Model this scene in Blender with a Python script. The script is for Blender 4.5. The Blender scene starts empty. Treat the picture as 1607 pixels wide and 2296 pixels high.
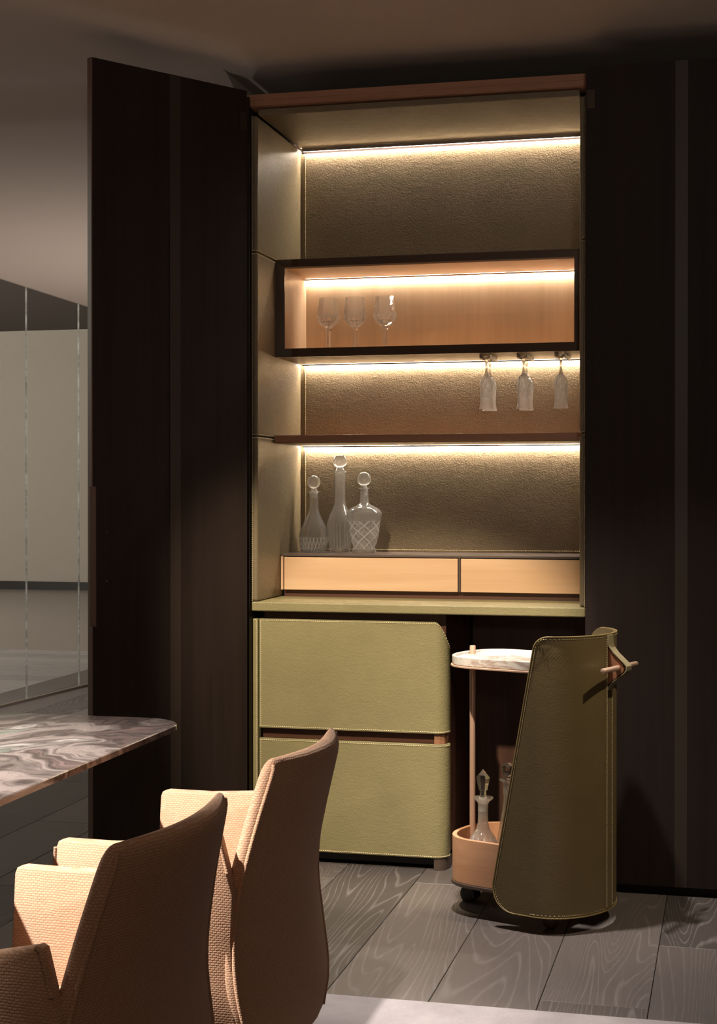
import bpy, bmesh, math, random
from mathutils import Vector, Matrix, noise as mnoise

S = bpy.context.scene
COL = S.collection
R = math.radians
random.seed(7)

# ------------------------------------------------------------------ camera
cam_d = bpy.data.cameras.new('camera')
cam = bpy.data.objects.new('camera', cam_d); COL.objects.link(cam)
cam.location = (0.0, -5.035, 1.27)
cam.rotation_euler = (R(90 - 0.4), 0, R(13.7))
cam_d.sensor_fit = 'AUTO'; cam_d.sensor_width = 36.0
cam_d.lens = 36.0 * 3436.0 / 2296.0
cam_d.shift_y = -19.0 / 2296.0
cam_d.clip_start = 0.05; cam_d.clip_end = 100
S.camera = cam

# ------------------------------------------------------------------ world, exposure
wd = bpy.data.worlds.new('world'); S.world = wd; wd.use_nodes = True
wd.node_tree.nodes['Background'].inputs[0].default_value = (1.0, 0.86, 0.74, 1)
wd.node_tree.nodes['Background'].inputs[1].default_value = 0.02
S.view_settings.view_transform = 'Standard'
S.view_settings.look = 'None'
S.view_settings.gamma = 1.0
S.view_settings.use_curve_mapping = False
S.view_settings.exposure = 0.6
try:
    S.cycles.max_bounces = 14; S.cycles.transmission_bounces = 14; S.cycles.transparent_max_bounces = 16
    S.cycles.caustics_refractive = True; S.cycles.caustics_reflective = False
    S.cycles.sample_clamp_indirect = 6.0
    S.cycles.use_denoising = True
except Exception:
    pass


def aim(o, target):
    d = Vector(target) - Vector(o.location)
    o.rotation_euler = d.to_track_quat('-Z', 'Y').to_euler()


def spot(name, loc, target, power, angle, blend=0.5, size=0.03, col=(1, 0.84, 0.66)):
    l = bpy.data.lights.new(name, 'SPOT'); l.energy = power; l.spot_size = R(angle); l.spot_blend = blend
    l.shadow_soft_size = size; l.color = col
    o = bpy.data.objects.new(name, l); COL.objects.link(o); o.location = loc; aim(o, target)
    return o


def area(name, loc, target, power, sx, sy, col=(1, 0.9, 0.8)):
    l = bpy.data.lights.new(name, 'AREA'); l.energy = power; l.shape = 'RECTANGLE'; l.size = sx; l.size_y = sy
    l.color = col
    o = bpy.data.objects.new(name, l); COL.objects.link(o); o.location = loc; aim(o, target)
    return o


# ceiling downlights of the dining room (above the frame), added fill lamps behind the camera and in the passage, and the lit room beyond the glass
WARM = (1, 0.84, 0.62)
spot('downlight_cabinet', (-1.32, -1.9, 2.70), (-1.12, 0.0, 0.60), 320, 33, 0.5, 0.03, WARM)
spot('downlight_cart', (0.95, -1.15, 2.70), (-0.36, -0.42, 0.5), 85, 32, 0.8, 0.03, WARM)
spot('downlight_floor', (-0.80, -0.85, 2.70), (-0.68, -0.75, 0.0), 215, 54, 0.9, 0.04, (1, 0.92, 0.85))
spot('downlight_table', (-2.30, -3.45, 2.70), (-1.55, -2.60, 0.6), 680, 43, 0.6, 0.03, (1, 0.93, 0.85))
spot('room_bounce_fill', (2.0, -5.6, 2.70), (2.0, -5.5, 0.0), 160, 60, 0.9, 0.05, (1, 0.86, 0.74))  # added fill, bounces off the floor behind the camera
spot('ceiling_fill', (0.4, -5.9, 1.85), (0.1, -5.0, 2.74), 85, 130, 0.9, 0.1, (1, 0.91, 0.82))  # added unseen lamp, brightens the ceiling for bounce light


def lamp(name, loc, power, radius, col):
    l = bpy.data.lights.new(name, 'POINT'); l.energy = power; l.shadow_soft_size = radius; l.color = col
    o = bpy.data.objects.new(name, l); COL.objects.link(o); o.location = loc
    return o


lamp('far_room_glow', (-10.5, 7.5, 2.9), 400, 0.35, (1, 0.94, 0.87))
lamp('far_room_glow', (-8.0, 2.5, 3.0), 360, 0.35, (1, 0.94, 0.87))
spot('passage_ceiling_fill', (-2.9, 2.9, 0.3), (-3.2, 3.0, 2.5), 78, 140, 1.0, 0.08, (1, 0.90, 0.84))  # added lamp, lightens the lowered ceiling towards the glass
spot('passage_floor_fill', (-3.2, 2.4, 2.5), (-3.4, 2.9, 0.0), 90, 70, 0.9, 0.04, (1, 0.93, 0.88))  # added lamp without fixture, brightens the floor by the partition

# ------------------------------------------------------------------ materials
MATS = {}


def srgb(r, g, b):
    def f(c):
        c /= 255.0
        return c / 12.92 if c <= 0.04045 else ((c + 0.055) / 1.055) ** 2.4
    return (f(r), f(g), f(b), 1)


class NT:
    """small node-tree helper"""
    def __init__(s, name):
        s.m = bpy.data.materials.new(name); s.m.use_nodes = True
        s.t = s.m.node_tree; s.n = s.t.nodes; s.l = s.t.links
        s.b = s.n['Principled BSDF']; s.out = s.n['Material Output']
        MATS[name] = s.m

    def node(s, typ, **kw):
        n = s.n.new(typ)
        for k, v in kw.items():
            if k.startswith('i_'):
                n.inputs[k[2:].replace('_', ' ')].default_value = v
            else:
                setattr(n, k, v)
        return n

    def link(s, a, b):
        s.l.new(a, b)

    def coords(s, scale=(1, 1, 1), kind='Object', rnd=False):
        tc = s.node('ShaderNodeTexCoord')
        mp = s.node('ShaderNodeMapping'); mp.inputs['Scale'].default_value = scale
        src = tc.outputs[kind]
        if rnd:
            oi = s.node('ShaderNodeObjectInfo')
            mul = s.node('ShaderNodeVectorMath', operation='SCALE'); mul.inputs[0].default_value = (37.0, 61.0, 83.0)
            s.link(oi.outputs['Random'], mul.inputs['Scale'])
            ad = s.node('ShaderNodeVectorMath', operation='ADD')
            s.link(src, ad.inputs[0]); s.link(mul.outputs[0], ad.inputs[1]); src = ad.outputs[0]
        s.link(src, mp.inputs['Vector'])
        return mp.outputs['Vector']

    def ramp(s, fac, stops, interp='LINEAR'):
        r = s.node('ShaderNodeValToRGB'); r.color_ramp.interpolation = interp
        e = r.color_ramp.elements
        while len(e) < len(stops):
            e.new(0.5)
        for el, (p, c) in zip(e, stops):
            el.position = p; el.color = c
        s.link(fac, r.inputs['Fac'])
        return r.outputs['Color']

    def noise(s, vec, scale, detail=3, rough=0.5, dist=0.0):
        n = s.node('ShaderNodeTexNoise', i_Scale=scale, i_Detail=detail, i_Roughness=rough, i_Distortion=dist)
        s.link(vec, n.inputs['Vector'])
        return n.outputs['Fac']

    def math(s, op, a, b=None, c=None):
        n = s.node('ShaderNodeMath', operation=op)
        for i, v in enumerate((a, b, c)):
            if v is None: continue
            if isinstance(v, (int, float)): n.inputs[i].default_value = v
            else: s.link(v, n.inputs[i])
        return n.outputs[0]

    def mix(s, fac, a, b, typ='MIX'):
        n = s.node('ShaderNodeMix', data_type='RGBA', blend_type=typ)
        for sock, v in ((n.inputs[0], fac), (n.inputs[6], a), (n.inputs[7], b)):
            if isinstance(v, (int, float)): sock.default_value = v
            elif isinstance(v, tuple): sock.default_value = v
            else: s.link(v, sock)
        return n.outputs[2]

    def bump(s, h, strength, dist=0.001, prev=None):
        b = s.node('ShaderNodeBump'); b.inputs['Strength'].default_value = strength; b.inputs['Distance'].default_value = dist
        s.link(h, b.inputs['Height'])
        if prev is not None: s.link(prev, b.inputs['Normal'])
        return b.outputs['Normal']

    def fin(s, col=None, rough=None, normal=None, metal=None, spec=None, coat=None):
        def put(nm, v):
            if v is None: return
            if isinstance(v, (int, float, tuple)): s.b.inputs[nm].default_value = v
            else: s.link(v, s.b.inputs[nm])
        put('Base Color', col); put('Roughness', rough); put('Normal', normal); put('Metallic', metal)
        put('Specular IOR Level', spec); put('Coat Weight', coat)
        return s.m


def leather(name, base, grain=1.0, rough=0.42):
    t = NT(name); v = t.coords()
    vo = t.node('ShaderNodeTexVoronoi', i_Scale=210.0); vo.feature = 'F1'
    warp = t.node('ShaderNodeTexNoise', i_Scale=60.0, i_Detail=2.0); t.link(v, warp.inputs['Vector'])
    mx = t.node('ShaderNodeMix', data_type='VECTOR'); mx.inputs[0].default_value = 0.02
    t.link(v, mx.inputs[4]); t.link(warp.outputs['Color'], mx.inputs[5]); t.link(mx.outputs[1], vo.inputs['Vector'])
    big = t.noise(v, 7.0, 4, 0.6)
    mid = t.noise(t.coords((1, 1, 2.2)), 38.0, 4, 0.65)
    n1 = t.bump(vo.outputs['Distance'], 0.40 * grain, 0.0014)
    n2 = t.bump(mid, 0.26 * grain, 0.003, n1)
    n3 = t.bump(big, 0.12 * grain, 0.008, n2)
    c = t.mix(t.ramp(big, [(0.3, (0, 0, 0, 1)), (0.7, (1, 1, 1, 1))]), tuple(x * 0.88 for x in base[:3]) + (1,), base)
    r = t.math('MULTIPLY_ADD', mid, 0.22, rough - 0.10)
    return t.fin(c, r, n3, spec=0.4)


leather('olive_leather', srgb(146, 137, 100))
leather('niche_leather_shaded', srgb(118, 102, 79), 1.35, 0.40)  # same olive leather, niche shade put into a darker, browner colour
leather('niche_side_leather_shaded', srgb(122, 108, 84))  # olive leather again, tinted for the light inside the niche
leather('olive_leather_smooth', srgb(112, 97, 66), 0.35, 0.36)
leather('strap_leather', srgb(146, 134, 104), 0.3, 0.4)
leather('dark_leather_edge', srgb(150, 130, 84), 0.2, 0.5)


def wood(name, dark, light, axis='X', scale=1.0, rough=0.4, contrast=1.0, spec=0.5):
    t = NT(name)
    st = {'X': (1.2, 26, 26), 'Y': (26, 1.2, 26), 'Z': (26, 26, 1.2)}[axis]
    v = t.coords(tuple(x * scale for x in st), rnd=True)
    f1 = t.noise(v, 1.0, 5, 0.62, 0.4)
    v2 = t.coords(tuple(x * scale * 0.16 for x in st), rnd=True)
    f2 = t.noise(v2, 1.0, 3, 0.5, 1.2)
    v3 = t.coords(tuple(x * scale * (5 if x > 5 else 2.5) for x in st), rnd=True)
    f3 = t.noise(v3, 1.0, 2, 0.5)
    f = t.math('ADD', t.math('MULTIPLY', f1, 0.5), t.math('MULTIPLY', f2, 0.5))
    lo, hi = 0.5 - 0.16 / contrast, 0.5 + 0.16 / contrast
    c = t.ramp(f, [(lo, dark), (hi, light)])
    c = t.mix(t.math('MULTIPLY', f3, 0.25), c, dark)
    n = t.bump(f3, 0.12, 0.0006)
    return t.fin(c, rough, n, spec=spec)


wood('maple_veneer', srgb(200, 160, 124), srgb(224, 190, 154), 'X', 1.0, 0.38)
wood('maple_veneer_upright', srgb(172, 148, 124), srgb(200, 176, 152), 'Z', 1.0, 0.38)
wood('walnut', srgb(140, 96, 72), srgb(178, 132, 102), 'X', 1.0, 0.4)
wood('walnut_dark', srgb(62, 38, 28), srgb(98, 62, 46), 'X', 1.0, 0.42)
wood('knee_space_wood', srgb(66, 42, 33), srgb(104, 72, 56), 'Z', 1.4, 0.45)
wood('dark_oak', srgb(34, 25, 22), srgb(48, 37, 33), 'Z', 1.5, 0.62, 0.8, 0.22)
wood('dark_oak_legs', srgb(52, 34, 30), srgb(70, 48, 42), 'Z', 1.5, 0.4)
wood('cart_oak', srgb(204, 150, 114), srgb(224, 176, 140), 'X', 1.3, 0.4)


def plain(name, col, rough=0.5, metal=0.0, spec=0.5, bump=0.0, bscale=400):
    t = NT(name)
    v = t.coords()
    f = t.noise(v, 9.0, 3)
    c = t.mix(t.math('MULTIPLY', f, 0.2), col, tuple(x * 0.8 for x in col[:3]) + (1,))
    nrm = t.bump(t.noise(v, bscale, 2), bump, 0.0006) if bump else None
    return t.fin(c, rough, nrm, metal, spec)


plain('ceiling_paint', srgb(196, 180, 166), 0.85, bump=0.05)
plain('wall_paint', srgb(150, 132, 118), 0.85, bump=0.05)
plain('far_wall_paint', srgb(190, 180, 166), 0.85)
plain('far_ceiling_paint', srgb(66, 59, 56), 0.8)
plain('far_floor', srgb(158, 146, 138), 0.3)  # lightened, the far floor's reflected brightness is put into the colour
plain('baseboard_black', srgb(40, 38, 36), 0.5)
plain('taupe_lacquer', srgb(84, 70, 62), 0.4)
plain('straightener', srgb(56, 45, 39), 0.5)
plain('edge_band', srgb(112, 88, 74), 0.5)
plain('black_rubber', srgb(14, 12, 11), 0.6)
plain('bronze', srgb(120, 98, 80), 0.35, 0.85)
plain('bronze_dark', srgb(74, 60, 50), 0.35, 0.6)
plain('rose_metal', srgb(206, 170, 148), 0.35, 0.4)
plain('tan_leather', srgb(150, 100, 68), 0.55, bump=0.2)
plain('thread', srgb(222, 208, 168), 0.7)
plain('thread_dark', srgb(168, 152, 112), 0.7)
plain('box_black', srgb(82, 67, 57), 0.25)
plain('trim_metal', srgb(150, 135, 122), 0.4, 0.2)


def emit(name, col, strength):
    t = NT(name)
    e = t.node('ShaderNodeEmission'); e.inputs[0].default_value = col; e.inputs[1].default_value = strength
    t.link(e.outputs[0], t.out.inputs['Surface'])


emit('led', (1.0, 0.88, 0.73, 1), 140.0)
emit('led_box', (1.0, 0.91, 0.76, 1), 105.0)


def make_glass():
    t = NT('crystal')
    g = t.node('ShaderNodeBsdfGlass'); g.inputs['IOR'].default_value = 1.52; g.inputs['Roughness'].default_value = 0.0
    g.inputs['Color'].default_value = (0.97, 0.97, 0.96, 1)
    tr = t.node('ShaderNodeBsdfTransparent'); tr.inputs[0].default_value = (0.96, 0.96, 0.95, 1)
    m = t.node('ShaderNodeMixShader'); m.inputs[0].default_value = 0.82
    t.link(tr.outputs[0], m.inputs[1]); t.link(g.outputs[0], m.inputs[2])
    d = t.node('ShaderNodeBsdfTranslucent'); d.inputs[0].default_value = (0.95, 0.93, 0.9, 1)
    m2 = t.node('ShaderNodeMixShader'); m2.inputs[0].default_value = 0.045  # faint white mixed in for the brightness of lit glass
    t.link(m.outputs[0], m2.inputs[1]); t.link(d.outputs[0], m2.inputs[2])
    t.link(m2.outputs[0], t.out.inputs['Surface'])
    # cut crystal: white along the cuts stands in for their bright glints; n lines round the body crossing at freq
    def cut(name, n, freq, z0, z1, base, strength, width=0.40):
        t = NT(name)
        tc = t.node('ShaderNodeTexCoord'); sp = t.node('ShaderNodeSeparateXYZ'); t.link(tc.outputs['Object'], sp.inputs[0])
        a = t.math('MULTIPLY', t.math('ARCTAN2', sp.outputs[1], sp.outputs[0]), n / 2.0)
        zz = t.math('MULTIPLY', sp.outputs[2], freq)
        lines = t.math('MINIMUM', t.math('ABSOLUTE', t.math('SINE', t.math('ADD', a, zz))), t.math('ABSOLUTE', t.math('SINE', t.math('SUBTRACT', a, zz))))
        w = t.ramp(lines, [(0.0, (1, 1, 1, 1)), (width, (0, 0, 0, 1))])
        band = t.math('MULTIPLY', t.math('LESS_THAN', sp.outputs[2], z1), t.math('GREATER_THAN', sp.outputs[2], z0))
        fac = t.math('MULTIPLY_ADD', t.math('MULTIPLY', w, band), strength, base)
        g = t.node('ShaderNodeBsdfGlass'); g.inputs['IOR'].default_value = 1.5
        tr = t.node('ShaderNodeBsdfTransparent')
        m = t.node('ShaderNodeMixShader'); m.inputs[0].default_value = 0.62
        t.link(tr.outputs[0], m.inputs[1]); t.link(g.outputs[0], m.inputs[2])
        d = t.node('ShaderNodeBsdfTranslucent'); d.inputs[0].default_value = (0.95, 0.93, 0.9, 1)
        d2 = t.node('ShaderNodeBsdfDiffuse'); d2.inputs[0].default_value = (0.95, 0.93, 0.9, 1)
        md = t.node('ShaderNodeMixShader'); md.inputs[0].default_value = 0.5
        t.link(d.outputs[0], md.inputs[1]); t.link(d2.outputs[0], md.inputs[2])
        m2 = t.node('ShaderNodeMixShader'); t.link(fac, m2.inputs[0]); t.link(m.outputs[0], m2.inputs[1]); t.link(md.outputs[0], m2.inputs[2])
        t.link(m2.outputs[0], t.out.inputs['Surface'])
    cut('cut_crystal', 7, 78.0, 0.018, 0.118, 0.07, 0.26)
    cut('flute_crystal', 8, 95.0, -0.140, -0.060, 0.17, 0.16)
    cut('pear_crystal', 24, 70.0, 0.0, 0.055, 0.06, 0.40, 0.6)
    cut('ribbed_crystal', 20, 0.0, 0.004, 0.11, 0.05, 0.16, 0.5)
    cut('goblet_crystal', 10, 40.0, 0.086, 0.140, 0.05, 0.45, 0.30)
    cut('ship_crystal', 12, 70.0, 0.0, 0.115, 0.12, 0.30, 0.5)
    t = NT('frosted_glass')
    g = t.node('ShaderNodeBsdfGlass'); g.inputs['IOR'].default_value = 1.4; g.inputs['Roughness'].default_value = 0.35
    d = t.node('ShaderNodeBsdfTranslucent'); d.inputs[0].default_value = (0.92, 0.9, 0.86, 1)
    d2 = t.node('ShaderNodeBsdfDiffuse'); d2.inputs[0].default_value = (0.92, 0.9, 0.86, 1)
    md = t.node('ShaderNodeMixShader'); md.inputs[0].default_value = 0.5
    t.link(d.outputs[0], md.inputs[1]); t.link(d2.outputs[0], md.inputs[2])
    m = t.node('ShaderNodeMixShader'); m.inputs[0].default_value = 0.55
    t.link(g.outputs[0], m.inputs[1]); t.link(md.outputs[0], m.inputs[2])
    t.link(m.outputs[0], t.out.inputs['Surface'])

    def pane(name, tint, refl=1.0, rough=0.0):
        t = NT(name)
        tr = t.node('ShaderNodeBsdfTransparent'); tr.inputs[0].default_value = tint
        gl = t.node('ShaderNodeBsdfGlossy'); gl.inputs['Roughness'].default_value = rough
        gl.inputs[0].default_value = (1, 1, 1, 1)
        fr = t.node('ShaderNodeFresnel'); fr.inputs[0].default_value = 1.5
        ge = t.node('ShaderNodeNewGeometry'); fro = t.math('SUBTRACT', 1.0, ge.outputs['Backfacing'])
        m = t.node('ShaderNodeMixShader'); t.link(t.math('MULTIPLY', t.math('MULTIPLY', fr.outputs[0], refl), fro), m.inputs[0])
        t.link(tr.outputs[0], m.inputs[1]); t.link(gl.outputs[0], m.inputs[2])
        t.link(m.outputs[0], t.out.inputs['Surface'])
    pane('partition_glass', (0.9, 0.91, 0.9, 1))
    pane('bronze_glass', (0.93, 0.90, 0.86, 1))
    t = NT('polished_glass_edge')
    v = t.coords((1, 1, 9)); f = t.noise(v, 1.4, 4, 0.7)
    c = t.ramp(f, [(0.40, srgb(196, 192, 186)), (0.60, srgb(252, 251, 248))])  # sparkle of the pane edges painted in as brighter streaks
    t.fin(c, 0.15, None, 0.0, 0.9)


make_glass()


def make_floor_mat(nm='limed_oak_plank', up=0):
    t = NT(nm)
    v = t.coords((1.0, 0.10, 1.0), rnd=True)
    f = t.noise(v, 3.0, 2, 0.45, 0.4)
    fine = t.noise(t.coords((1.0, 0.05, 1.0), rnd=True), 60.0, 3, 0.6)
    cont = t.math('PINGPONG', t.math('MULTIPLY', f, 44.0), 0.5)
    cont = t.math('ADD', t.math('MULTIPLY', cont, 1.6), t.math('MULTIPLY', fine, 0.4))
    oi = t.node('ShaderNodeObjectInfo')
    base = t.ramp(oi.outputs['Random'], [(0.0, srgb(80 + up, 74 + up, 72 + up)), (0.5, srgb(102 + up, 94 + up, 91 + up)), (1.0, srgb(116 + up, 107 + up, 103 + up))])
    lime = t.ramp(oi.outputs['Random'], [(0.0, srgb(156, 149, 145)), (0.5, srgb(126, 118, 114)), (1.0, srgb(164, 156, 152))])
    k = t.ramp(cont, [(0.06, (0.65, 0.65, 0.65, 1)), (0.42, (0, 0, 0, 1))])
    c = t.mix(k, base, lime)
    pores = t.noise(t.coords((1.0, 0.03, 1.0), rnd=True), 260.0, 2, 0.5)
    c = t.mix(t.math('MULTIPLY', pores, 0.35), c, srgb(48, 42, 39))
    n = t.bump(cont, 0.25, 0.0008)
    t.fin(c, t.math('MULTIPLY_ADD', k, 0.15, 0.36), n)
    if up: return

    t = NT('table_marble')
    v = t.coords((1.0, 1.0, 1.0))
    w1 = t.node('ShaderNodeTexNoise', i_Scale=1.5, i_Detail=3.0, i_Roughness=0.5, i_Distortion=0.7); t.link(v, w1.inputs['Vector'])
    mx = t.node('ShaderNodeMix', data_type='VECTOR'); mx.inputs[0].default_value = 0.55
    t.link(v, mx.inputs[4]); t.link(w1.outputs['Color'], mx.inputs[5])
    f = t.noise(mx.outputs[1], 3.4, 6, 0.55, 1.6)
    g = t.noise(mx.outputs[1], 2.2, 4, 0.5, 2.2)
    c = t.ramp(f, [(0.30, srgb(62, 52, 51)), (0.42, srgb(134, 114, 110)), (0.47, srgb(84, 74, 71)), (0.53, srgb(164, 150, 145)),
                   (0.58, srgb(100, 88, 86)), (0.66, srgb(204, 197, 190)), (0.76, srgb(106, 96, 92))])
    gm = t.ramp(g, [(0.52, (0, 0, 0, 1)), (0.64, (1, 1, 1, 1))])
    c = t.mix(t.math('MULTIPLY', gm, 0.55), c, srgb(136, 158, 138))
    vein = t.math('PINGPONG', t.math('MULTIPLY', f, 34.0), 0.5)
    c = t.mix(t.ramp(vein, [(0.0, (0.5, 0.5, 0.5, 1)), (0.10, (0, 0, 0, 1))]), c, srgb(70, 58, 54))
    t.fin(c, 0.12, None, 0, 0.5)

    t = NT('white_marble')
    v = t.coords()
    f = t.noise(v, 5.0, 6, 0.6, 1.8)
    c = t.ramp(f, [(0.35, srgb(206, 200, 194)), (0.52, srgb(198, 191, 184)), (0.58, srgb(164, 144, 134)), (0.64, srgb(202, 196, 189))])
    t.fin(c, 0.2)

    t = NT('rug_pile')
    v = t.coords()
    f = t.noise(v, 6.0, 4, 0.6); g = t.noise(v, 900.0, 2, 0.6)
    c = t.mix(t.ramp(f, [(0.35, (0, 0, 0, 1)), (0.65, (1, 1, 1, 1))]), srgb(158, 150, 151), srgb(178, 170, 171))
    c = t.mix(t.math('MULTIPLY', g, 0.3), c, srgb(136, 128, 129))
    n = t.bump(g, 0.6, 0.002)
    n = t.bump(t.noise(v, 140.0, 3, 0.6), 0.4, 0.004, n)
    t.fin(c, 0.95, n, spec=0.1)

    t = NT('woven_fabric')
    tc = t.node('ShaderNodeTexCoord'); sp = t.node('ShaderNodeSeparateXYZ'); t.link(tc.outputs['Object'], sp.inputs[0])
    nz = t.node('ShaderNodeTexNoise', i_Scale=45.0, i_Detail=2.0); t.link(tc.outputs['Object'], nz.inputs['Vector'])
    u = t.math('ADD', t.math('ADD', sp.outputs[0], sp.outputs[1]), t.math('MULTIPLY', nz.outputs['Fac'], 0.004))
    zz = t.math('ADD', sp.outputs[2], t.math('MULTIPLY', nz.outputs['Fac'], 0.006))
    cb = t.node('ShaderNodeCombineXYZ'); t.link(u, cb.inputs[0]); t.link(zz, cb.inputs[1])
    br = t.node('ShaderNodeTexBrick'); t.link(cb.outputs[0], br.inputs['Vector'])
    br.inputs['Scale'].default_value = 1.0; br.inputs['Brick Width'].default_value = 0.0075; br.inputs['Row Height'].default_value = 0.0042
    br.inputs['Mortar Size'].default_value = 0.0016; br.inputs['Mortar Smooth'].default_value = 1.0
    br.inputs['Color1'].default_value = srgb(212, 174, 146); br.inputs['Color2'].default_value = srgb(200, 160, 132)
    br.inputs['Mortar'].default_value = srgb(184, 142, 112)
    h = t.math('SUBTRACT', 1.0, br.outputs['Fac'])
    n = t.bump(h, 0.32, 0.0012)
    n = t.bump(t.noise(tc.outputs['Object'], 900.0, 2), 0.25, 0.0008, n)
    t.fin(br.outputs['Color'], 0.95, n, spec=0.15)
    t.b.inputs['Sheen Weight'].default_value = 0.15


make_floor_mat()
make_floor_mat('far_oak_plank_lit', 84)  # paler copy of the boards, brightness beyond the glass put into colour
M = MATS


# ------------------------------------------------------------------ mesh builder
class MB:
    def __init__(s):
        s.v = []; s.f = []

    def add(s, verts, faces):
        o = len(s.v); s.v += [tuple(p) for p in verts]; s.f += [tuple(i + o for i in f) for f in faces]
        return s

    def box(s, x0, x1, y0, y1, z0, z1):
        v = [(x, y, z) for z in (z0, z1) for (x, y) in ((x0, y0), (x1, y0), (x1, y1), (x0, y1))]
        return s.add(v, [(3, 2, 1, 0), (4, 5, 6, 7), (0, 1, 5, 4), (1, 2, 6, 5), (2, 3, 7, 6), (3, 0, 4, 7)])

    def prism(s, poly, z0, z1, put=lambda a, b, c: (a, b, c)):
        n = len(poly)
        v = [put(a, b, z0) for a, b in poly] + [put(a, b, z1) for a, b in poly]
        return s.add(v, [tuple(range(n - 1, -1, -1)), tuple(range(n, 2 * n))] + [(i, (i + 1) % n, n + (i + 1) % n, n + i) for i in range(n)])

    def grid(s, rows, close_u=False, close_v=False):
        nr = len(rows); nc = len(rows[0]); v = [p for r in rows for p in r]; f = []
        for i in range(nr - (0 if close_v else 1)):
            for j in range(nc - (0 if close_u else 1)):
                a = i * nc + j; b = i * nc + (j + 1) % nc; c = ((i + 1) % nr) * nc + (j + 1) % nc; d = ((i + 1) % nr) * nc + j
                f.append((a, b, c, d))
        return s.add(v, f)

    def lathe(s, prof, segs=48, c=(0, 0, 0), mod=None):
        rows = []
        for (r, z) in prof:
            row = []
            for k in range(segs):
                a = 2 * math.pi * k / segs
                rr = r * (mod(a, z) if mod else 1.0)
                row.append((c[0] + rr * math.cos(a), c[1] + rr * math.sin(a), c[2] + z))
            rows.append(row)
        o = len(s.v)
        s.grid(rows, close_u=True)
        n = segs
        if prof[0][0] > 1e-6: s.f.append(tuple(o + i for i in range(n - 1, -1, -1)))
        if prof[-1][0] > 1e-6: s.f.append(tuple(o + (len(prof) - 1) * n + i for i in range(n)))
        return s

    def tube(s, pts, r, segs=8, closed=False):
        pts = [Vector(p) for p in pts]; n = len(pts); rows = []
        up = Vector((0.13, 0.21, 0.97)).normalized(); prev = None
        for i, p in enumerate(pts):
            a = pts[(i - 1) % n] if (closed or i > 0) else p
            b = pts[(i + 1) % n] if (closed or i < n - 1) else p
            d = (b - a).normalized()
            if prev is None:
                x = d.cross(up)
                if x.length < 1e-3: x = d.cross(Vector((1, 0, 0)))
            else:
                x = prev - d * prev.dot(d)
            x.normalize(); prev = x; y = d.cross(x)
            rr = r[i] if isinstance(r, (list, tuple)) else r
            rows.append([p + (x * math.cos(2 * math.pi * k / segs) + y * math.sin(2 * math.pi * k / segs)) * rr for k in range(segs)])
        o = len(s.v)
        s.grid(rows, close_u=True, close_v=closed)
        if not closed:
            s.f.append(tuple(o + i for i in range(segs - 1, -1, -1))); s.f.append(tuple(o + (n - 1) * segs + i for i in range(segs)))
        return s

    def stitch(s, pts, step=0.0065, length=0.0044, r=0.0010):
        """a dashed line of thread laid along a polyline"""
        pts = [Vector(p) for p in pts]
        for a, b in zip(pts[:-1], pts[1:]):
            L = (b - a).length
            if L < 1e-6: continue
            d = (b - a) / L; k = max(1, int(L / step))
            for i in range(k):
                c = a + d * ((i + 0.5) * L / k); h = d * (length * 0.5)
                x = d.cross(Vector((0.31, 0.52, 0.79))).normalized() * r; y = d.cross(x).normalized() * r
                v = [c + e * h + x * sx + y * sy for e in (-1, 1) for (sx, sy) in ((-1, -1), (1, -1), (1, 1), (-1, 1))]
                s.add(v, [(0, 1, 2, 3), (7, 6, 5, 4), (0, 4, 5, 1), (1, 5, 6, 2), (2, 6, 7, 3), (3, 7, 4, 0)])
        return s

    def build(s, name, mat, parent=None, smooth=False, bevel=0.0, segs=2, local=False, weld=False, fix=True):
        off = Vector((0, 0, 0))
        if parent is not None and not local:
            p = parent
            while p is not None:
                off += p.location; p = p.parent
        me = bpy.data.meshes.new(name)
        me.from_pydata([tuple(Vector(p) - off) for p in s.v], [], s.f)
        if weld or fix:
            bm = bmesh.new(); bm.from_mesh(me)
            if weld: bmesh.ops.remove_doubles(bm, verts=bm.verts, dist=1e-6)
            bmesh.ops.recalc_face_normals(bm, faces=bm.faces)
            bm.to_mesh(me); bm.free()
        me.materials.append(M[mat] if isinstance(mat, str) else mat)
        o = bpy.data.objects.new(name, me); COL.objects.link(o)
        if parent is not None: o.parent = parent
        if smooth:
            for p in me.polygons: p.use_smooth = True
            try: me.set_sharp_from_angle(angle=R(smooth if smooth is not True else 40))
            except Exception: pass
        if bevel:
            b = o.modifiers.new('bevel', 'BEVEL'); b.width = bevel; b.segments = segs; b.limit_method = 'ANGLE'; b.angle_limit = R(40)
            for p in me.polygons: p.use_smooth = True
            try: me.set_sharp_from_angle(angle=R(60))
            except Exception: pass
            b.harden_normals = True
        if name == 'stitching': o['kind'] = 'stuff'
        return o


def box(name, mat, parent, x0, x1, y0, y1, z0, z1, bevel=0.0, segs=2, local=False):
    return MB().box(x0, x1, y0, y1, z0, z1).build(name, mat, parent, bevel=bevel, segs=segs, local=local)


def thing(name, label, cat, loc, rz=0.0, group=None):
    o = bpy.data.objects.new(name, None); COL.objects.link(o); o.location = loc; o.rotation_euler = (0, 0, rz)
    o.empty_display_size = 0.05
    o['label'] = label; o['category'] = cat
    if group: o['group'] = group
    return o


def tag(o, label, cat, group=None):
    o['label'] = label; o['category'] = cat
    if group: o['group'] = group
    return o


def struct(o):
    o['kind'] = 'structure'
    return o


def copy_tree(o, parent=None):
    c = o.copy(); COL.objects.link(c); c.parent = parent
    for ch in list(o.children): copy_tree(ch, c)
    return c


# ------------------------------------------------------------------ room shell
floor = struct(box('floor', 'baseboard_black', None, -16.0, 3.0, -7.0, 13.7, -0.12, -0.021))
PW = 0.2685


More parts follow.
